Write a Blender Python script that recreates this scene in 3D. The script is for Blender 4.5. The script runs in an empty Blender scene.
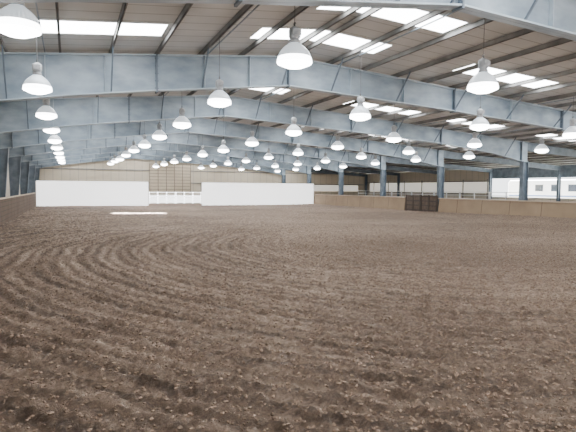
import bpy, math, random
import numpy as np
from mathutils import Vector, Matrix
random.seed(4); np.random.seed(4)
COL = bpy.context.scene.collection
EYE = 1.85

# ---------------------------------------------------------------- materials
def new_mat(name):
    m = bpy.data.materials.new(name); m.use_nodes = True
    nt = m.node_tree; b = nt.nodes['Principled BSDF']
    return m, nt, b
def mat_noise(name, c1, c2, scale=4.0, rough=0.6, metal=0.0, bump=0.0, stretch=(1,1,1), detail=5, emis=0.0, lo=.35, hi=.65):
    m, nt, b = new_mat(name)
    tc = nt.nodes.new('ShaderNodeTexCoord'); mp = nt.nodes.new('ShaderNodeMapping')
    mp.inputs['Scale'].default_value = stretch
    nz = nt.nodes.new('ShaderNodeTexNoise'); nz.inputs['Scale'].default_value = scale; nz.inputs['Detail'].default_value = detail
    cr = nt.nodes.new('ShaderNodeValToRGB')
    cr.color_ramp.elements[0].position = lo; cr.color_ramp.elements[1].position = hi
    cr.color_ramp.elements[0].color = (*c1, 1); cr.color_ramp.elements[1].color = (*c2, 1)
    L = nt.links
    L.new(tc.outputs['Object'], mp.inputs['Vector']); L.new(mp.outputs[0], nz.inputs['Vector'])
    L.new(nz.outputs['Fac'], cr.inputs[0]); L.new(cr.outputs[0], b.inputs['Base Color'])
    b.inputs['Roughness'].default_value = rough; b.inputs['Metallic'].default_value = metal
    if bump:
        bp = nt.nodes.new('ShaderNodeBump'); bp.inputs['Strength'].default_value = bump; bp.inputs['Distance'].default_value = .02
        L.new(nz.outputs['Fac'], bp.inputs['Height']); L.new(bp.outputs[0], b.inputs['Normal'])
    if emis:
        L.new(cr.outputs[0], b.inputs['Emission Color']); b.inputs['Emission Strength'].default_value = emis
    return m
def mat_stripes(name, c1, c2, period, axis='Y', rough=.6, c3=None, sharp=.08, noise=.12):
    m, nt, b = new_mat(name); L = nt.links
    tc = nt.nodes.new('ShaderNodeTexCoord'); sp = nt.nodes.new('ShaderNodeSeparateXYZ')
    L.new(tc.outputs['Object'], sp.inputs[0])
    d = nt.nodes.new('ShaderNodeMath'); d.operation = 'DIVIDE'; d.inputs[1].default_value = period
    L.new(sp.outputs[axis], d.inputs[0])
    fr = nt.nodes.new('ShaderNodeMath'); fr.operation = 'FRACT'; L.new(d.outputs[0], fr.inputs[0])
    lt = nt.nodes.new('ShaderNodeMath'); lt.operation = 'LESS_THAN'; lt.inputs[1].default_value = sharp
    L.new(fr.outputs[0], lt.inputs[0])
    nz = nt.nodes.new('ShaderNodeTexNoise'); nz.inputs['Scale'].default_value = .9; nz.inputs['Detail'].default_value = 6
    L.new(tc.outputs['Object'], nz.inputs['Vector'])
    mx = nt.nodes.new('ShaderNodeMixRGB'); mx.inputs[1].default_value = (*c1, 1)
    c3 = c3 or tuple(max(0, v - noise) for v in c1)
    mx.inputs[2].default_value = (*c3, 1); L.new(nz.outputs['Fac'], mx.inputs[0])
    m2 = nt.nodes.new('ShaderNodeMixRGB'); m2.inputs[2].default_value = (*c2, 1)
    L.new(lt.outputs[0], m2.inputs[0]); L.new(mx.outputs[0], m2.inputs[1])
    L.new(m2.outputs[0], b.inputs['Base Color']); b.inputs['Roughness'].default_value = rough
    return m

M_STEEL = mat_noise('painted_steel', (.165, .225, .285), (.36, .44, .51), 1.1, .42, 0, stretch=(1, 1, 2.0), detail=7, lo=.3, hi=.7)
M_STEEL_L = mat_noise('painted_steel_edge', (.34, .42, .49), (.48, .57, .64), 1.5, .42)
M_STEEL_D = mat_noise('painted_steel_dark', (.10, .135, .175), (.17, .215, .265), 2, .5, 0)
M_PURLIN = mat_noise('purlin_primer', (.19, .19, .185), (.31, .31, .30), 1.5, .7)
M_DECK = mat_stripes('roof_deck', (.76, .77, .76), (.40, .41, .40), .61, 'Y', .7, c3=(.55, .56, .55), sharp=.07)
M_SKY = mat_noise('fiberglass_skylight', (.93, .97, 1), (1, 1, 1), 3, .4, emis=16.0)
M_WINLIT = mat_noise('lit_window', (.86, .82, .72), (.95, .92, .84), 3, .4, emis=.65)
M_WHITE = mat_noise('white_paint', (.85, .87, .88), (.92, .93, .94), 1.2, .55)
M_WHITEGLOW = mat_noise('white_board_glow', (.92, .93, .94), (.95, .96, .97), .4, .6, emis=2.0)  # white paint with added emission, so boards and pipe gate look brightly lit
M_CREAM = mat_stripes('cream_siding', (.70, .63, .51), (.50, .45, .37), .9, 'X', .7)
M_CREAMY = mat_stripes('cream_siding_side', (.68, .62, .52), (.48, .44, .37), .9, 'Y', .7)
M_KICK = mat_stripes('kickboard_plywood', (.40, .30, .20), (.15, .105, .07), 2.44, 'Y', .8, c3=(.22, .155, .105), sharp=.02)
M_CAP = mat_noise('timber_cap', (.50, .41, .31), (.66, .57, .45), 3, .8, stretch=(4, .3, 4))
M_KICKD = mat_stripes('old_boards', (.17, .13, .09), (.035, .027, .02), .22, 'Z', .85, sharp=.1)
M_POST = mat_noise('timber_post', (.10, .07, .05), (.18, .13, .09), 5, .85, stretch=(3, 3, .4))
M_DARK = mat_noise('dark_gate', (.035, .024, .018), (.06, .042, .032), 5, .6)
M_DARKP = mat_noise('gate_panel', (.075, .052, .038), (.12, .086, .062), 5, .7)
M_BRONZE = mat_noise('door_frame', (.24, .20, .16), (.32, .27, .21), 3, .6)
M_PANE = mat_noise('door_pane', (.60, .51, .38), (.70, .61, .47), .8, .5)
M_TYRE = mat_noise('tyre', (.02, .02, .02), (.04, .04, .04), 8, .8)
M_GLASS = mat_noise('dark_glass', (.03, .04, .05), (.06, .07, .09), 2, .12)
M_BLUE = mat_noise('stripe_paint', (.08, .13, .25), (.12, .18, .32), 2, .4)
M_ALU = mat_noise('aluminium', (.5, .51, .52), (.66, .67, .68), 6, .35, .7)
M_BALLAST = mat_noise('lamp_ballast', (.30, .32, .34), (.46, .48, .50), 9, .4, 0)
M_CORD = mat_noise('cord', (.08, .08, .08), (.14, .14, .14), 9, .6)
M_RIM = mat_noise('glowing_acrylic_rim', (.95, .97, 1), (1, 1, 1), 14, .25, emis=14)
M_LENS = mat_noise('lit_lens', (1, .98, .93), (1, 1, 1), 5, .3, emis=28)
M_GRAVEL = mat_noise('gravel', (.18, .17, .15), (.28, .27, .24), 2.5, .9, bump=.3)
def bell_mat():
    m, nt, b = new_mat('prismatic_acrylic'); L = nt.links
    tc = nt.nodes.new('ShaderNodeTexCoord')
    g = nt.nodes.new('ShaderNodeTexGradient'); g.gradient_type = 'RADIAL'; L.new(tc.outputs['Object'], g.inputs[0])
    mu = nt.nodes.new('ShaderNodeMath'); mu.operation = 'MULTIPLY'; mu.inputs[1].default_value = 2 * math.pi * 30; L.new(g.outputs['Fac'], mu.inputs[0])
    s = nt.nodes.new('ShaderNodeMath'); s.operation = 'SINE'; L.new(mu.outputs[0], s.inputs[0])
    cr = nt.nodes.new('ShaderNodeValToRGB'); cr.color_ramp.elements[0].color = (.46, .51, .55, 1); cr.color_ramp.elements[1].color = (.74, .79, .84, 1)
    L.new(s.outputs[0], cr.inputs[0]); L.new(cr.outputs[0], b.inputs['Base Color']); L.new(cr.outputs[0], b.inputs['Emission Color'])
    b.inputs['Emission Strength'].default_value = 1.3; b.inputs['Roughness'].default_value = .25
    return m
M_BELL = bell_mat()

CXR, CYR, SYR = 12.0, 14.0, .95
def dirt_mat():
    m, nt, b = new_mat('arena_footing'); L = nt.links
    N_ = nt.nodes.new
    tc = N_('ShaderNodeTexCoord')
    def nz(s, det=6, r=.6):
        n = N_('ShaderNodeTexNoise'); n.inputs['Scale'].default_value = s
        n.inputs['Detail'].default_value = det; n.inputs['Roughness'].default_value = r
        L.new(tc.outputs['Object'], n.inputs['Vector']); return n
    def math_(op, a, b_=None, clamp=False):
        n = N_('ShaderNodeMath'); n.operation = op; n.use_clamp = clamp
        for i, v in enumerate((a, b_)):
            if v is None: continue
            if isinstance(v, (int, float)): n.inputs[i].default_value = v
            else: L.new(v, n.inputs[i])
        return n.outputs[0]
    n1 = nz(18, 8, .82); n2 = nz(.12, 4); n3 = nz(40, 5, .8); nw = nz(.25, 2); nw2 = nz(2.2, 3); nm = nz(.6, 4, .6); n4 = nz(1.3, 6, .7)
    sp = N_('ShaderNodeSeparateXYZ'); L.new(tc.outputs['Object'], sp.inputs[0])
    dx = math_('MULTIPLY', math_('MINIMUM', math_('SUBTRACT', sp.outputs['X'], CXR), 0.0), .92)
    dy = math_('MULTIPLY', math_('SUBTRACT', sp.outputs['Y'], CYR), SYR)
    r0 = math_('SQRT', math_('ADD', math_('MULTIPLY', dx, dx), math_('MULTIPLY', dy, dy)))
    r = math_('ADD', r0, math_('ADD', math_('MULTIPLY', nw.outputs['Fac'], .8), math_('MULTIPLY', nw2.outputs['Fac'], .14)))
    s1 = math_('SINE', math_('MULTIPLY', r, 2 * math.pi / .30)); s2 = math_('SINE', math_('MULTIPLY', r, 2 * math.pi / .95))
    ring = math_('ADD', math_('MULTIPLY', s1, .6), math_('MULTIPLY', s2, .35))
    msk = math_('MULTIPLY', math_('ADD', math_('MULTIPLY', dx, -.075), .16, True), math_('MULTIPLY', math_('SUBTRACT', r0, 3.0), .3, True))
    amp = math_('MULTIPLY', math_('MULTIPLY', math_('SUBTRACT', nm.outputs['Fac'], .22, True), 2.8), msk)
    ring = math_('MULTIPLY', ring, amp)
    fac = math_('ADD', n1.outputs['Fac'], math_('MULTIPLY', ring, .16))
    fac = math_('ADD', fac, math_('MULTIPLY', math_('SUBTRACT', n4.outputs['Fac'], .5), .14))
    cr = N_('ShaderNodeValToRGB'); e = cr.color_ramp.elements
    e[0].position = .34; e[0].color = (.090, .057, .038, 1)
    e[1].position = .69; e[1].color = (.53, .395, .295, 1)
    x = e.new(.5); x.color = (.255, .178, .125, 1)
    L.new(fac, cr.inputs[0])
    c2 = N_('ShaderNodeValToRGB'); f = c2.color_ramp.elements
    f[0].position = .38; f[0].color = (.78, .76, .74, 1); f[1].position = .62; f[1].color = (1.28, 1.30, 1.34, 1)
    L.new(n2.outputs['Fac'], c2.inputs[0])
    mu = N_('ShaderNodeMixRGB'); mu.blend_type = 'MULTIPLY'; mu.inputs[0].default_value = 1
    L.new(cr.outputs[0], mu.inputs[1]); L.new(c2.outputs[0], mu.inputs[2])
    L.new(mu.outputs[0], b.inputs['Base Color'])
    b.inputs['Roughness'].default_value = .62
    b.inputs['Specular IOR Level'].default_value = .36
    prev = None
    for h, st, di in ((n3.outputs['Fac'], 1, .055), (n1.outputs['Fac'], 1, .11), (ring, .6, .04)):
        bp = N_('ShaderNodeBump'); bp.inputs['Strength'].default_value = st; bp.inputs['Distance'].default_value = di
        L.new(h, bp.inputs['Height'])
        if prev: L.new(prev.outputs[0], bp.inputs['Normal'])
        prev = bp
    L.new(prev.outputs[0], b.inputs['Normal'])
    return m
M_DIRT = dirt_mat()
M_CLOD = mat_noise('dirt_clod', (.12, .08, .055), (.30, .21, .15), 12, .95, bump=.4)

# ---------------------------------------------------------------- mesh builder
class MB:
    def __init__(s): s.v = []; s.f = []; s.sm = []
    def add(s, vs, fs, smooth=False):
        o = len(s.v); s.v += [tuple(v) for v in vs]
        s.f += [tuple(i + o for i in f) for f in fs]; s.sm += [smooth] * len(fs); return s
    def box(s, x0, x1, y0, y1, z0, z1):
        vs = [(x, y, z) for z in (z0, z1) for y in (y0, y1) for x in (x0, x1)]
        return s.add(vs, [(0, 2, 3, 1), (4, 5, 7, 6), (0, 1, 5, 4), (2, 6, 7, 3), (0, 4, 6, 2), (1, 3, 7, 5)])
    def prism(s, pts, y0, y1):
        n = len(pts)
        vs = [(x, y0, z) for x, z in pts] + [(x, y1, z) for x, z in pts]
        fs = [tuple(range(n)), tuple(range(2 * n - 1, n - 1, -1))]
        fs += [(i, i + n, (i + 1) % n + n, (i + 1) % n) for i in range(n)]
        return s.add(vs, fs)
    def bar(s, a, b, w, h=None):
        h = h or w; a = Vector(a); b = Vector(b); d = (b - a).normalized()
        up = Vector((0, 0, 1)) if abs(d.z) < .95 else Vector((1, 0, 0))
        sx = d.cross(up).normalized() * w / 2; sz = sx.cross(d).normalized() * h / 2
        vs = [p + i * sx + j * sz for p in (a, b) for i, j in ((-1, -1), (1, -1), (1, 1), (-1, 1))]
        return s.add(vs, [(0, 1, 2, 3), (7, 6, 5, 4), (0, 4, 5, 1), (1, 5, 6, 2), (2, 6, 7, 3), (3, 7, 4, 0)])
    def lathe(s, prof, n=24, c=(0, 0, 0), axis='Z', smooth=True):
        vs = []
        for r, z in prof:
            for k in range(n):
                a = 2 * math.pi * k / n; p = (r * math.cos(a), r * math.sin(a), z)
                if axis == 'X': p = (p[2], p[0], p[1])
                if axis == 'Y': p = (p[0], p[2], p[1])
                vs.append((p[0] + c[0], p[1] + c[1], p[2] + c[2]))
        fs = [(i * n + k, i * n + (k + 1) % n, (i + 1) * n + (k + 1) % n, (i + 1) * n + k) for i in range(len(prof) - 1) for k in range(n)]
        return s.add(vs, fs, smooth)
    def obj(s, name, mat, parent=None, loc=None, bevel=0):
        me = bpy.data.meshes.new(name); me.from_pydata(s.v, [], s.f); me.update()
        me.polygons.foreach_set('use_smooth', s.sm)
        import bmesh
        bm = bmesh.new(); bm.from_mesh(me); bmesh.ops.recalc_face_normals(bm, faces=bm.faces)
        bm.to_mesh(me); bm.free()
        me.materials.append(mat); o = bpy.data.objects.new(name, me); COL.objects.link(o)
        if parent: o.parent = parent
        if loc: o.location = loc
        if bevel:
            b = o.modifiers.new('bevel', 'BEVEL'); b.width = bevel; b.segments = 2; b.limit_method = 'ANGLE'
        return o
def empty(name, loc, label, cat, group=None):
    e = bpy.data.objects.new(name, None); e.empty_display_size = .2; e.location = loc; COL.objects.link(e)
    e['label'] = label; e['category'] = cat
    if group: e['group'] = group
    return e
def tag(o, label, cat, group=None, kind=None):
    o['label'] = label; o['category'] = cat
    if group: o['group'] = group
    if kind: o['kind'] = kind
    return o
def struct(o, label=None, cat=None):
    o['kind'] = 'structure'
    if label: o['label'] = label; o['category'] = cat
    return o

# ---------------------------------------------------------------- key dims
XL, XR, YF = -2.95, 26.1, 53.7
RIDGE = 6.9; TOPR = 4.48 + EYE
def T(x): return TOPR - (.0945 if x < RIDGE else .072) * abs(x - RIDGE)
XW0, XW1 = -4.3, 40.0
YB, YE = -2.5, 64.6
FR = [.3, 7.95] + [.3 + 8 * k for k in range(2, 9)]
FR = [f for f in FR if f < YE]

# ---------------------------------------------------------------- ground
def vnoise(x, y, sc, seed):
    rs = np.random.RandomState(seed); t = rs.rand(256, 256)
    X = x / sc; Y = y / sc; xi = np.floor(X).astype(int); yi = np.floor(Y).astype(int)
    fx = X - xi; fy = Y - yi; fx = fx * fx * (3 - 2 * fx); fy = fy * fy * (3 - 2 * fy)
    g = lambda a, b: t[a % 256, b % 256]
    return (g(xi, yi) * (1 - fx) + g(xi + 1, yi) * fx) * (1 - fy) + (g(xi, yi + 1) * (1 - fx) + g(xi + 1, yi + 1) * fx) * fy
def ground_h(x, y):
    dx = np.minimum(x - CXR, 0) * .92; dy = (y - CYR) * SYR
    r0 = np.sqrt(dx * dx + dy * dy); r = r0 + .5 * (vnoise(x, y, 4.0, 1) - .5) + .09 * (vnoise(x, y, .6, 11) - .5)
    msk = np.clip(-dx * .075 + .16, 0, 1) * np.clip((r0 - 3) * .3, 0, 1)
    h = .05 * (vnoise(x, y, 3.5, 2) - .5)
    h += .015 * np.sin(2 * np.pi * r / .30) * msk * (.3 + 1.1 * vnoise(x, y, 1.4, 3))
    h += .016 * np.sin(2 * np.pi * r / .95 + .8) * msk * (.2 + 1.2 * vnoise(x, y, 2.5, 4))
    n0 = vnoise(x, y, .42, 15); n1 = vnoise(x + .3 * y, y, .15, 5); n2 = vnoise(x, y + .4 * x, .08, 6); n3 = vnoise(x, y, .048, 7)
    h += .012 * (n0 - .5) + .026 * (n1 - .5) + .056 * np.maximum(n2 - .48, 0) * 1.7 + .046 * np.maximum(n3 - .4, 0)
    t = np.clip((x - 23.0) / 3.0, 0, 1); h += (.07 + .22 * np.clip((33 - y) / 13, 0, 1)) * t * t * (3 - 2 * t)
    return h
xs = np.concatenate([np.arange(-4.3, -1.5, .06), np.arange(-1.5, 7.5, .019), np.arange(7.5, 27, .06), np.arange(27, 40.2, .5)])
ys = [-8, -6, -4, -2, 0, .8]; y = 1.2
while y < YE + .3:
    ys.append(y); y += .019 if y < 9 else (.019 + (y - 9) * .0042)
ys = np.array(ys)
GX, GY = np.meshgrid(xs, ys)
GZ = ground_h(GX, GY)
nx, ny = len(xs), len(ys)
co = np.stack([GX, GY, GZ], -1).reshape(-1, 3).astype(np.float32)
ii = (np.arange(ny - 1)[:, None] * nx + np.arange(nx - 1)[None, :]).reshape(-1)
fa = np.stack([ii, ii + 1, ii + nx + 1, ii + nx], -1).astype(np.int32)
me = bpy.data.meshes.new('floor'); me.vertices.add(len(co)); me.vertices.foreach_set('co', co.reshape(-1))
me.loops.add(fa.size); me.loops.foreach_set('vertex_index', fa.reshape(-1))
me.polygons.add(len(fa)); me.polygons.foreach_set('loop_start', np.arange(0, fa.size, 4, dtype=np.int32))
me.update(calc_edges=True); me.validate()
me.polygons.foreach_set('use_smooth', np.ones(len(fa), bool))
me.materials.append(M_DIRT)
o = bpy.data.objects.new('floor', me); COL.objects.link(o)
struct(o, 'harrowed brown dirt arena footing with curved drag marks', 'floor')

rs = np.random.RandomState(9)
N = 38000
cy = 2.5 + 19 * rs.rand(N) ** 1.7; cx = -2.7 + (cy * 1.35 + 4) * rs.rand(N)
keep = (cx < 25.8); cx = cx[keep]; cy = cy[keep]
cz = ground_h(cx, cy)
ico = [(0, 0, 1), (.9, 0, .3), (.25, .85, .35), (-.75, .5, .3), (-.7, -.55, .35), (.3, -.85, .3), (.5, .5, -.5), (-.5, .4, -.5), (-.3, -.6, -.5), (.6, -.4, -.5)]
icf = [(0, 1, 2), (0, 2, 3), (0, 3, 4), (0, 4, 5), (0, 5, 1), (1, 6, 2), (2, 6, 7), (2, 7, 3), (3, 7, 4), (7, 8, 4), (4, 8, 5), (5, 8, 9), (5, 9, 1), (1, 9, 6), (6, 9, 8, 7)]
mb = MB()
for a, b_, c in zip(cx, cy, cz):
    s = .007 + .024 * random.random() ** 2.6
    an = random.random() * 6.28; ca, sa = math.cos(an), math.sin(an); q = .6 + .4 * random.random()
    vs = []
    for p in ico:
        j = .75 + .5 * random.random(); px, py = p[0] * s * j, p[1] * s * j * q
        vs.append((a + px * ca - py * sa, b_ + px * sa + py * ca, c + s * .15 + p[2] * s * .7 * j))
    mb.add(vs, icf)
tag(mb.obj('dirt_clods', M_CLOD), 'loose crumbly brown dirt clods scattered over harrowed footing', 'dirt', kind='stuff')

o = MB().box(XW1 + .25, 95, -20, 110, -.3, -.05).obj('ground_outside', M_GRAVEL)
struct(o, 'pale gravel yard outside the open side of the arena', 'ground')

# ---------------------------------------------------------------- roof deck with skylight openings
pur = .14
def D(x): return T(x) + pur + .02
sk = []
for i, f in enumerate(FR):
    g = .3 + 8 * i
    for a, b_ in [(-1.1, 2.4), (5.0, 9.3), (12.6, 16.6), (19.0, 22.8), (25.4, 28.8)]: sk.append((a, b_, g + 5.35, g + 6.45))
    for a, b_ in ((5.8, 9.8),): sk.append((a, b_, g + 2.6, g + 3.6))
sk = [s for s in sk if s[3] < YE - .3]
HOLE = (2.7, 6.2, 38.9, 40.0 + .3)
openings = sk + [HOLE]
xb = sorted(set([XW0 - .3, RIDGE, XW1 + .4] + [v for s in openings for v in s[:2]]))
yb = sorted(set([YB, YE + .3] + [v for s in openings for v in s[2:]]))
mb = MB()
for i in range(len(xb) - 1):
    for j in range(len(yb) - 1):
        mx_, my_ = (xb[i] + xb[i + 1]) / 2, (yb[j] + yb[j + 1]) / 2
        if any(s[0] < mx_ < s[1] and s[2] < my_ < s[3] for s in openings): continue
        x0, x1, y0, y1 = xb[i], xb[i + 1], yb[j], yb[j + 1]
        vs = [(x0, y0, D(x0)), (x1, y0, D(x1)), (x1, y1, D(x1)), (x0, y1, D(x0))]
        vs += [(p[0], p[1], p[2] + .05) for p in vs]
        mb.add(vs, [(0, 3, 2, 1), (4, 5, 6, 7), (0, 1, 5, 4), (1, 2, 6, 5), (2, 3, 7, 6), (3, 0, 4, 7)])
me = bpy.data.meshes.new('ceiling'); me.from_pydata(mb.v, [], mb.f); me.materials.append(M_DECK)
o = bpy.data.objects.new('ceiling', me); COL.objects.link(o)
struct(o, 'ribbed beige metal roof deck with translucent skylight openings', 'ceiling')
for k, (a, b_, y0, y1) in enumerate(sk):
    mb = MB(); xx = [a] + ([RIDGE] if a < RIDGE < b_ else []) + [b_]
    bot = [(x, D(x) + .01) for x in xx]; top = [(x, D(x) + .04) for x in reversed(xx)]
    mb.prism(bot + top, y0, y1)
    o = mb.obj('window_%d' % (k + 1), M_SKY); struct(o, 'translucent white fibreglass skylight panel in the roof', 'skylight')

px = []
x = RIDGE - .25
while x > XW0 - .1: px.append(x); x -= 1.37
x = RIDGE + .25
while x < XW1 + .2: px.append(x); x += 1.37
for x in px:
    z = T(x)
    mb = MB(); y0, y1 = YB + .2, YE
    mb.box(x - .012, x + .012, y0, y1, z, z + pur)
    mb.box(x - .012, x + .035, y0, y1, z, z + .015); mb.box(x - .035, x + .012, y0, y1, z + pur - .015, z + pur)
    tag(mb.obj('roof_purlin', M_PURLIN), 'long dark steel roof purlin running across the portal frames', 'purlin', 'roof purlins')

# ---------------------------------------------------------------- portal frames
dep = [(-3.9, 1.45), (-3.0, 1.40), (0, 1.2), (2.5, 1.10), (RIDGE, 1.0), (14, .88), (20, .85), (24, 1.0), (26.3, 1.25), (26.95, 1.25)]
def dd(x):
    for (a, da), (b_, db) in zip(dep, dep[1:]):
        if a <= x <= b_: return da + (db - da) * (x - a) / (b_ - a)
    return dep[-1][1]
def rafter(mb, fl, xsr, w=.28, t=.035, dfun=dd):
    for a, b_ in zip(xsr, xsr[1:]):
        ta, tb = T(a), T(b_); ba, bb = ta - dfun(a), tb - dfun(b_)
        mb.prism([(a, ba), (b_, bb), (b_, tb), (a, ta)], -.012, .012)
        fl.prism([(a, ta - t), (b_, tb - t), (b_, tb), (a, ta)], -w / 2, w / 2)
        fl.prism([(a, ba), (b_, bb), (b_, bb + t), (a, ba + t)], -w / 2, w / 2)
def build_frame():
    parts = []
    for xr in ([-3.9, -3.0, 0, 2.5, RIDGE], [RIDGE, 14, 20, 24, 26.3, 26.95]):
        mb = MB(); fl = MB(); rafter(mb, fl, xr)
        parts.append(('rafter', mb, M_STEEL, None)); parts.append(('flange', fl, M_STEEL_L, None))
    d2 = lambda x: .55 - .2 * (x - 26.95) / 13
    mb = MB(); rafter(mb, mb, [26.95, 33, 39.9], .2, .03, d2); parts.append(('aisle_rafter', mb, M_STEEL_D, 'slimmer steel rafter over the side aisle'))
    mb = MB(); zt = T(-3.5) - dd(-3.5) + .05
    mb.prism([(-3.75, -.1), (-3.4, -.1), (-3.08, zt), (-3.9, zt)], -.012, .012)
    mb.prism([(-3.78, -.1), (-3.75, -.1), (-3.87, zt), (-3.9, zt)], -.13, .13)
    mb.prism([(-3.43, -.1), (-3.4, -.1), (-3.08, zt), (-3.11, zt)], -.13, .13)
    parts.append(('column', mb, M_STEEL_D, None))
    mb = MB(); zt = T(26.7) - dd(26.7) + .04
    mb.box(26.48, 26.95, -.015, .015, -.1, zt)
    mb.box(26.48, 26.52, -.15, .15, -.1, zt); mb.box(26.91, 26.95, -.15, .15, -.1, zt)
    parts.append(('column', mb, M_STEEL_D, None))
    mb = MB(); zt = T(39.7) - .3
    mb.box(39.55, 39.85, -.015, .015, -.1, zt); mb.box(39.55, 39.58, -.1, .1, -.1, zt); mb.box(39.82, 39.85, -.1, .1, -.1, zt)
    parts.append(('column', mb, M_STEEL_D, None))
    for xsp in (-2.9, 2.5, RIDGE, 14.0, 20.0, 26.35):
        mb = MB(); zb = T(xsp) - dd(xsp)
        mb.box(xsp - .025, xsp + .025, -.15, .15, zb - .05, T(xsp))
        for k in range(5):
            zz = zb + .08 + (dd(xsp) - .2) * k / 4
            for yy in (-.09, .09):
                mb.lathe([(.0, -.05), (.018, -.05), (.018, .05), (0, .05)], 6, (xsp, yy, zz), 'X', False)
        parts.append(('splice_plate', mb, M_STEEL_D, None))
    for i, p in enumerate(sorted(px)):
        if p < -2.5 or p > 25.5 or i % 2: continue
        mb = MB(); mb.bar((p, -.1, T(p) - dd(p) + .04), (p, -.95, T(p) + .05), .04, .04)
        parts.append(('flange_brace', mb, M_STEEL_D, None))
    for xst in (-.6, 1.0, 4.0, 5.5, 9.3, 11.6, 17, 23):
        mb = MB(); mb.box(xst - .008, xst + .008, -.12, .12, T(xst) - dd(xst) + .03, T(xst) - .03)
        parts.append(('web_stiffener', mb, M_STEEL_L, None))
    return [(n, m.obj(n, mt), lb) for n, m, mt, lb in parts]
proto = build_frame()
for fi, f in enumerate(FR):
    e = empty('portal_frame', (0, f, 0), 'blue-grey painted steel portal frame spanning the arena roof', 'steel frame', 'steel portal frames')
    for n, o, lb in proto:
        c = o if fi == 0 else o.copy()
        if fi: COL.objects.link(c)
        c.parent = e; c.location = (0, 0, 0)
        if lb: c['label'] = lb

# ---------------------------------------------------------------- lamps
lamp_rows = [(-.72, 2.36), (4.03, 2.33), (8.75, 2.22), (13.8, 2.17), (18.6, 2.06), (23.2, 1.96)]
R = .335
lens = MB().lathe([(R * .96, .03), (R * .8, -.03), (R * .5, -.07), (R * .2, -.088), (.001, -.092)], 28)
rim = MB().lathe([(R, .0), (R * 1.03, .025), (R * 1.01, .07), (R * .97, .115), (R * .94, .11), (R * .96, .02), (R, .0)], 28)
bell = MB().lathe([(R * .97, .115), (R * .93, .16), (R * .86, .21), (R * .76, .255), (R * .60, .31), (R * .44, .35), (R * .34, .38), (R * .30, .38), (R * .40, .34), (R * .58, .29), (R * .74, .235), (R * .85, .185), (R * .92, .13), (R * .97, .115)], 28)
ball = MB().lathe([(.001, .70), (.05, .70), (.065, .68), (.10, .665), (.115, .64), (.115, .51), (.10, .48), (.08, .465), (.10, .44), (.112, .38), (.001, .38)], 20)
ball.box(-.08, .08, -.135, -.10, .52, .63)
hook = MB().lathe([(.015, .70), (.015, .79), (.001, .79)], 8); hook.bar((0, -.04, .76), (0, .04, .76), .02)
P = {'lens': lens.obj('lens', M_LENS), 'reflector_rim': rim.obj('reflector_rim', M_RIM), 'reflector': bell.obj('reflector', M_BELL), 'ballast_housing': ball.obj('ballast_housing', M_BALLAST), 'hook': hook.obj('hook', M_CORD)}
first = True
lr = random.Random(11)
for X, dh in lamp_rows:
    for k in range(10):
        Y = 9.2 + 5.4 * k
        if Y > 60: continue
        if any(abs(Y - f) < .45 for f in FR): Y += .5
        jz = lr.uniform(-.04, .04) if k > 0 else 0
        z = EYE + dh + .08 + jz
        e = empty('high_bay_lamp', (X, Y, z), 'hanging high bay lamp with glowing bell shaped reflector', 'lamp', 'high bay lamps')
        for n, o in P.items():
            c = o if first else o.copy()
            if not first: COL.objects.link(c)
            c.parent = e
        L_ = T(X) + pur - z - .02
        MB().lathe([(.007, .77), (.007, L_)], 6).obj('cord', M_CORD, e)
        first = False

for X, dh in lamp_rows:
    xc = X + .12
    while min(abs(xc - p) for p in px) < .13: xc += .05
    z = T(xc) + .08
    MBc = MB(); MBc.bar((xc, YB + .5, z), (xc, YE - .3, z), .03)
    tag(MBc.obj('electrical_conduit', M_STEEL), 'thin grey electrical conduit strapped under the roof purlins', 'conduit', 'lamp conduits')

# ---------------------------------------------------------------- walls
o = MB().box(XW0 - .1, XW0, YB, YE, -.2, D(XW0) - .02).obj('wall_left', M_CREAMY); struct(o, 'cream ribbed metal side wall', 'wall')
zl, zr = D(XW0) - .02, D(XW1) - .02
o = MB().prism([(XW0, -.2), (XW1, -.2), (XW1, zr), (RIDGE, D(RIDGE) - .02), (XW0, zl)], YE, YE + .1).obj('wall_far', M_CREAM); struct(o, 'cream ribbed metal gable end wall', 'wall')
for i, z in enumerate((2.4, 3.9)):
    o = MB().box(XW0 + .05, 39.4, YE - .12, YE, z, z + .1).obj('trim_%d' % (i + 1), M_PURLIN); struct(o, 'dark steel wall girt', 'girt')
YO = 40.5
o = MB().box(XW1, XW1 + .12, YB, YO, -.2, 1.15).obj('wall_right', M_CREAMY); struct(o, 'low cream wall along open side of building', 'wall')
o = MB().box(XW1, XW1 + .12, YO, YE, -.2, D(XW1) - .02).obj('wall_right', M_CREAMY); struct(o, 'cream ribbed metal side wall of aisle', 'wall')
o = MB().box(XW1, XW1 + .12, YB, YO, 3.0, D(XW1) - .02).obj('trim_3', M_STEEL_D); struct(o, 'steel eave beam', 'beam')
o = MB().box(XW1 - .06, XW1 - .01, YO + .3, YE - 1, 1.5, 2.68).obj('window_200', M_WINLIT); struct(o, 'long beige translucent light strip in side wall', 'window')
for i, z in enumerate((1.38, 2.7)):
    o = MB().box(XW1 - .1, XW1, YO, YE - .2, z, z + .1).obj('trim_%d' % (i + 5), M_PURLIN); struct(o, 'dark steel wall girt', 'girt')
for i in range(7):
    yq = YO + .3 + i * 3.6
    o = MB().box(XW1 - .16, XW1 - .1, yq, yq + .12, 0, 2.95).obj('trim_%d' % (i + 10), M_PURLIN); struct(o, 'slim dark steel wall post', 'post')
e = MB().box(9.0, 14.0, YE - .25, YE - .18, 0.1, 4.7).obj('door_1', M_PANE); struct(e, 'tall sliding end door with gridded translucent panes', 'door')
mb = MB()
for i in range(6): mb.box(9 + i - .035, 9 + i + .035, YE - .32, YE - .25, .1, 4.75)
for i in range(13): mb.box(8.95, 14.05, YE - .31, YE - .25, .1 + i * .385 - .03, .1 + i * .385 + .03)
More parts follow.
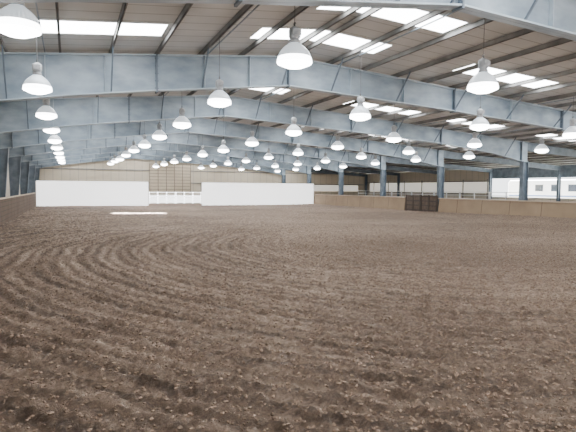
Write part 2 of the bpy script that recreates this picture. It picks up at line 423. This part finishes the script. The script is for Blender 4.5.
c = mb.obj('door_grid', M_BRONZE); c.parent = e
o = MB().box(28.2, 38.5, YE - .06, YE - .01, 1.5, 2.35).obj('window_100', M_WINLIT); struct(o, 'translucent wall window strip', 'window')

def kick(y0, y1, label):
    e = empty('kickboard_wall', (XR, y0, 0), label, 'low wall', 'arena kickboards')
    n = y1 - y0
    MB().prism([(0, 0), (.05, 0), (.16, 1.14), (.11, 1.14)], 0, n).obj('boarding', M_KICK, e)
    MB().box(-.0, .34, 0, n, 1.14, 1.2).obj('cap_rail', M_CAP, e)
    k = 0.05
    while k < n:
        MB().box(.2, .33, k, k + .13, -.1, 1.14).obj('post', M_POST, e); k += 2.44
kick(-2, 31.8, 'long sloped tan plywood kickboard wall with timber cap')
kick(36.1, YF - .1, 'sloped tan plywood kickboard wall near the far corner')
e = empty('arena_gate', (XR + .05, 31.95, 0), 'dark framed double gate with brown panels in kickboard wall', 'gate')
for a in (0, 2.03):
    mb = MB(); mb.box(0, .05, a, a + 1.98, .05, 1.33)
    mb.obj('gate_leaf', M_DARKP, e)
    mb = MB()
    for z in (.14, .52, .88, 1.27): mb.box(-.04, 0, a, a + 1.98, z, z + .09)
    for yq in (0, .94, 1.88): mb.box(-.05, 0, a + yq, a + yq + .1, .05, 1.4)
    mb.obj('gate_frame', M_DARK, e)

e = empty('side_fence', (XL, 0, 0), 'weathered dark board fence with timber posts', 'fence')
MB().box(-.06, 0, -2, YF, -.05, 1.25).obj('boarding', M_KICKD, e)
MB().box(-.14, .04, -2, YF, 1.25, 1.31).obj('cap_rail', M_CAP, e)
yy = -1.8
while yy < YF:
    MB().box(-.2, -.06, yy, yy + .14, -.1, 1.25).obj('post', M_POST, e); yy += 2.7

def whiteboard(x0, x1, label):
    e = empty('white_panel_wall', ((x0 + x1) / 2, YF, 0), label, 'panel wall', 'white end boards')
    w = (x1 - x0) / 2; n = max(1, round((x1 - x0) / 2.45)); s = 2 * w / n
    for i in range(n):
        MB().box(-w + i * s, -w + (i + 1) * s - .001, -.03, .03, -.05, 2.42).obj('panel', M_WHITEGLOW, e)
    mb = MB()
    for i in range(n + 1): mb.box(-w + i * s - .05 if i < n else w - .1, -w + i * s + .05 if i < n else w, .03, .13, -.05, 2.4)
    mb.box(-w, w, .03, .1, 2.25, 2.4); mb.obj('backing_frame', M_POST, e)
whiteboard(-2.93, 7.35, 'tall white painted board wall closing the arena end')
whiteboard(12.9, 26.05, 'long tall white painted board wall beside the gate')
e = empty('pipe_gate', (7.4, YF, 0), 'white pipe double gate between the white boards', 'gate')
for a in (0, 2.72):
    mb = MB()
    for z in (.3, .55, .8, 1.05, 1.35): mb.bar((a + .05, 0, z), (a + 2.68, 0, z), .1)
    for x in (.05, .9, 1.8, 2.68): mb.bar((a + x, 0, .2), (a + x, 0, 1.4), .1)
    mb.box(a + .05, a + 2.68, .03, .05, .25, 1.0)
    mb.obj('gate_leaf', M_WHITEGLOW, e)

mb = MB()
for z in (.35, .7, 1.05, 1.35, 1.65): mb.bar((0, 0, z), (0, 3.5, z), .05)
for y in (0, 1.75, 3.5): mb.bar((0, y, 0), (0, y, 1.68), .06)
mb.box(-.15, .15, -.04, .04, -.02, .03); mb.box(-.15, .15, 3.46, 3.54, -.02, .03)
pp = None
for k in range(7):
    if pp is None: c = pp = mb.obj('corral_panel', M_WHITE)
    else: c = pp.copy(); COL.objects.link(c)
    c.location = (33, 30 + k * 3.62, 0)
    tag(c, 'white pipe corral panel standing in the side aisle', 'fence panel', 'pipe corral panels')

# ---------------------------------------------------------------- trailer outside
def trailer(loc, L_, H, W, label, stripe=True):
    e = empty('horse_trailer', loc, label, 'trailer')
    z0 = .55
    prof = [(-L_ / 2, z0), (L_ / 2, z0), (L_ / 2, H - .3), (L_ / 2 - .25, H), (-L_ / 2 + .15, H), (-L_ / 2, H - .15)]
    mb = MB(); mb.prism(prof, -W / 2, W / 2)
    mb.v = [(y, x, z) for x, y, z in mb.v]
    mb.obj('body', M_WHITE, e, bevel=.06)
    xf = -W / 2
    y = -L_ / 2 + .8
    while y < L_ / 2 - 1.2:
        MB().box(xf - .02, xf + .01, y, y + .95, H - 1.15, H - .5).obj('side_window', M_GLASS, e)
        MB().box(xf - .03, xf - .005, y - .05, y + 1.0, H - .5, H - .45).obj('window_trim', M_ALU, e)
        y += 1.9
    MB().box(xf - .015, xf + .01, -L_ / 2 + .1, L_ / 2 - .1, z0 + .7, z0 + .85).obj('side_stripe', M_BLUE if stripe else M_ALU, e)
    for yy in (-.55, .45):
        for sgn in (1, -1):
            MB().lathe([(.001, -.11), (.2, -.11), (.37, -.1), (.37, .1), (.2, .11), (.001, .11)], 20, (sgn * (xf + .12), yy - .6, .33), 'X').obj('wheel', M_TYRE, e)
    MB().box(xf - .05, xf + .2, -1.65, .35, .72, .8).obj('fender', M_ALU, e)
    mb = MB(); mb.bar((-.5, -L_ / 2 + .05, .62), (0, -L_ / 2 - 1.2, .6), .1); mb.bar((.5, -L_ / 2 + .05, .62), (0, -L_ / 2 - 1.2, .6), .1); mb.bar((0, -L_ / 2 - 1.1, -.05), (0, -L_ / 2 - 1.1, .7), .08)
    mb.obj('hitch', M_STEEL_D, e)
trailer((45.2, 36.6, -.05), 11, 2.95, 2.4, 'long white trailer with dark windows and blue stripe')

# ---------------------------------------------------------------- light
w = bpy.data.worlds.new('World'); bpy.context.scene.world = w; w.use_nodes = True
nt = w.node_tree; bg = nt.nodes['Background']; bg.inputs['Color'].default_value = (.94, .97, 1, 1); bg.inputs['Strength'].default_value = 3.5
sun = bpy.data.lights.new('sun', 'SUN'); sun.energy = 260; sun.angle = math.radians(4); sun.color = (.96, .98, 1)
so = bpy.data.objects.new('sun', sun); COL.objects.link(so)
dirv = Vector((0, -.38, -1))
so.rotation_euler = dirv.to_track_quat('-Z', 'Y').to_euler()

# ---------------------------------------------------------------- camera
cam = bpy.data.cameras.new('camera'); co_ = bpy.data.objects.new('camera', cam); COL.objects.link(co_)
F = 512; cam.sensor_width = 36; cam.lens = 36 * F / 576; cam.clip_end = 300
yaw = math.atan(218 / F); pit = math.atan(27.5 / F); roll = math.radians(.4)
f = Vector((math.sin(yaw) * math.cos(pit), math.cos(yaw) * math.cos(pit), -math.sin(pit)))
r = Vector((math.cos(yaw), -math.sin(yaw), 0)); u = r.cross(f)
r2 = r * math.cos(roll) + u * math.sin(roll); u2 = r2.cross(f)
m = Matrix((r2, u2, -f)).transposed().to_4x4(); m.translation = Vector((0, 0, EYE))
co_.matrix_world = m
bpy.context.scene.camera = co_
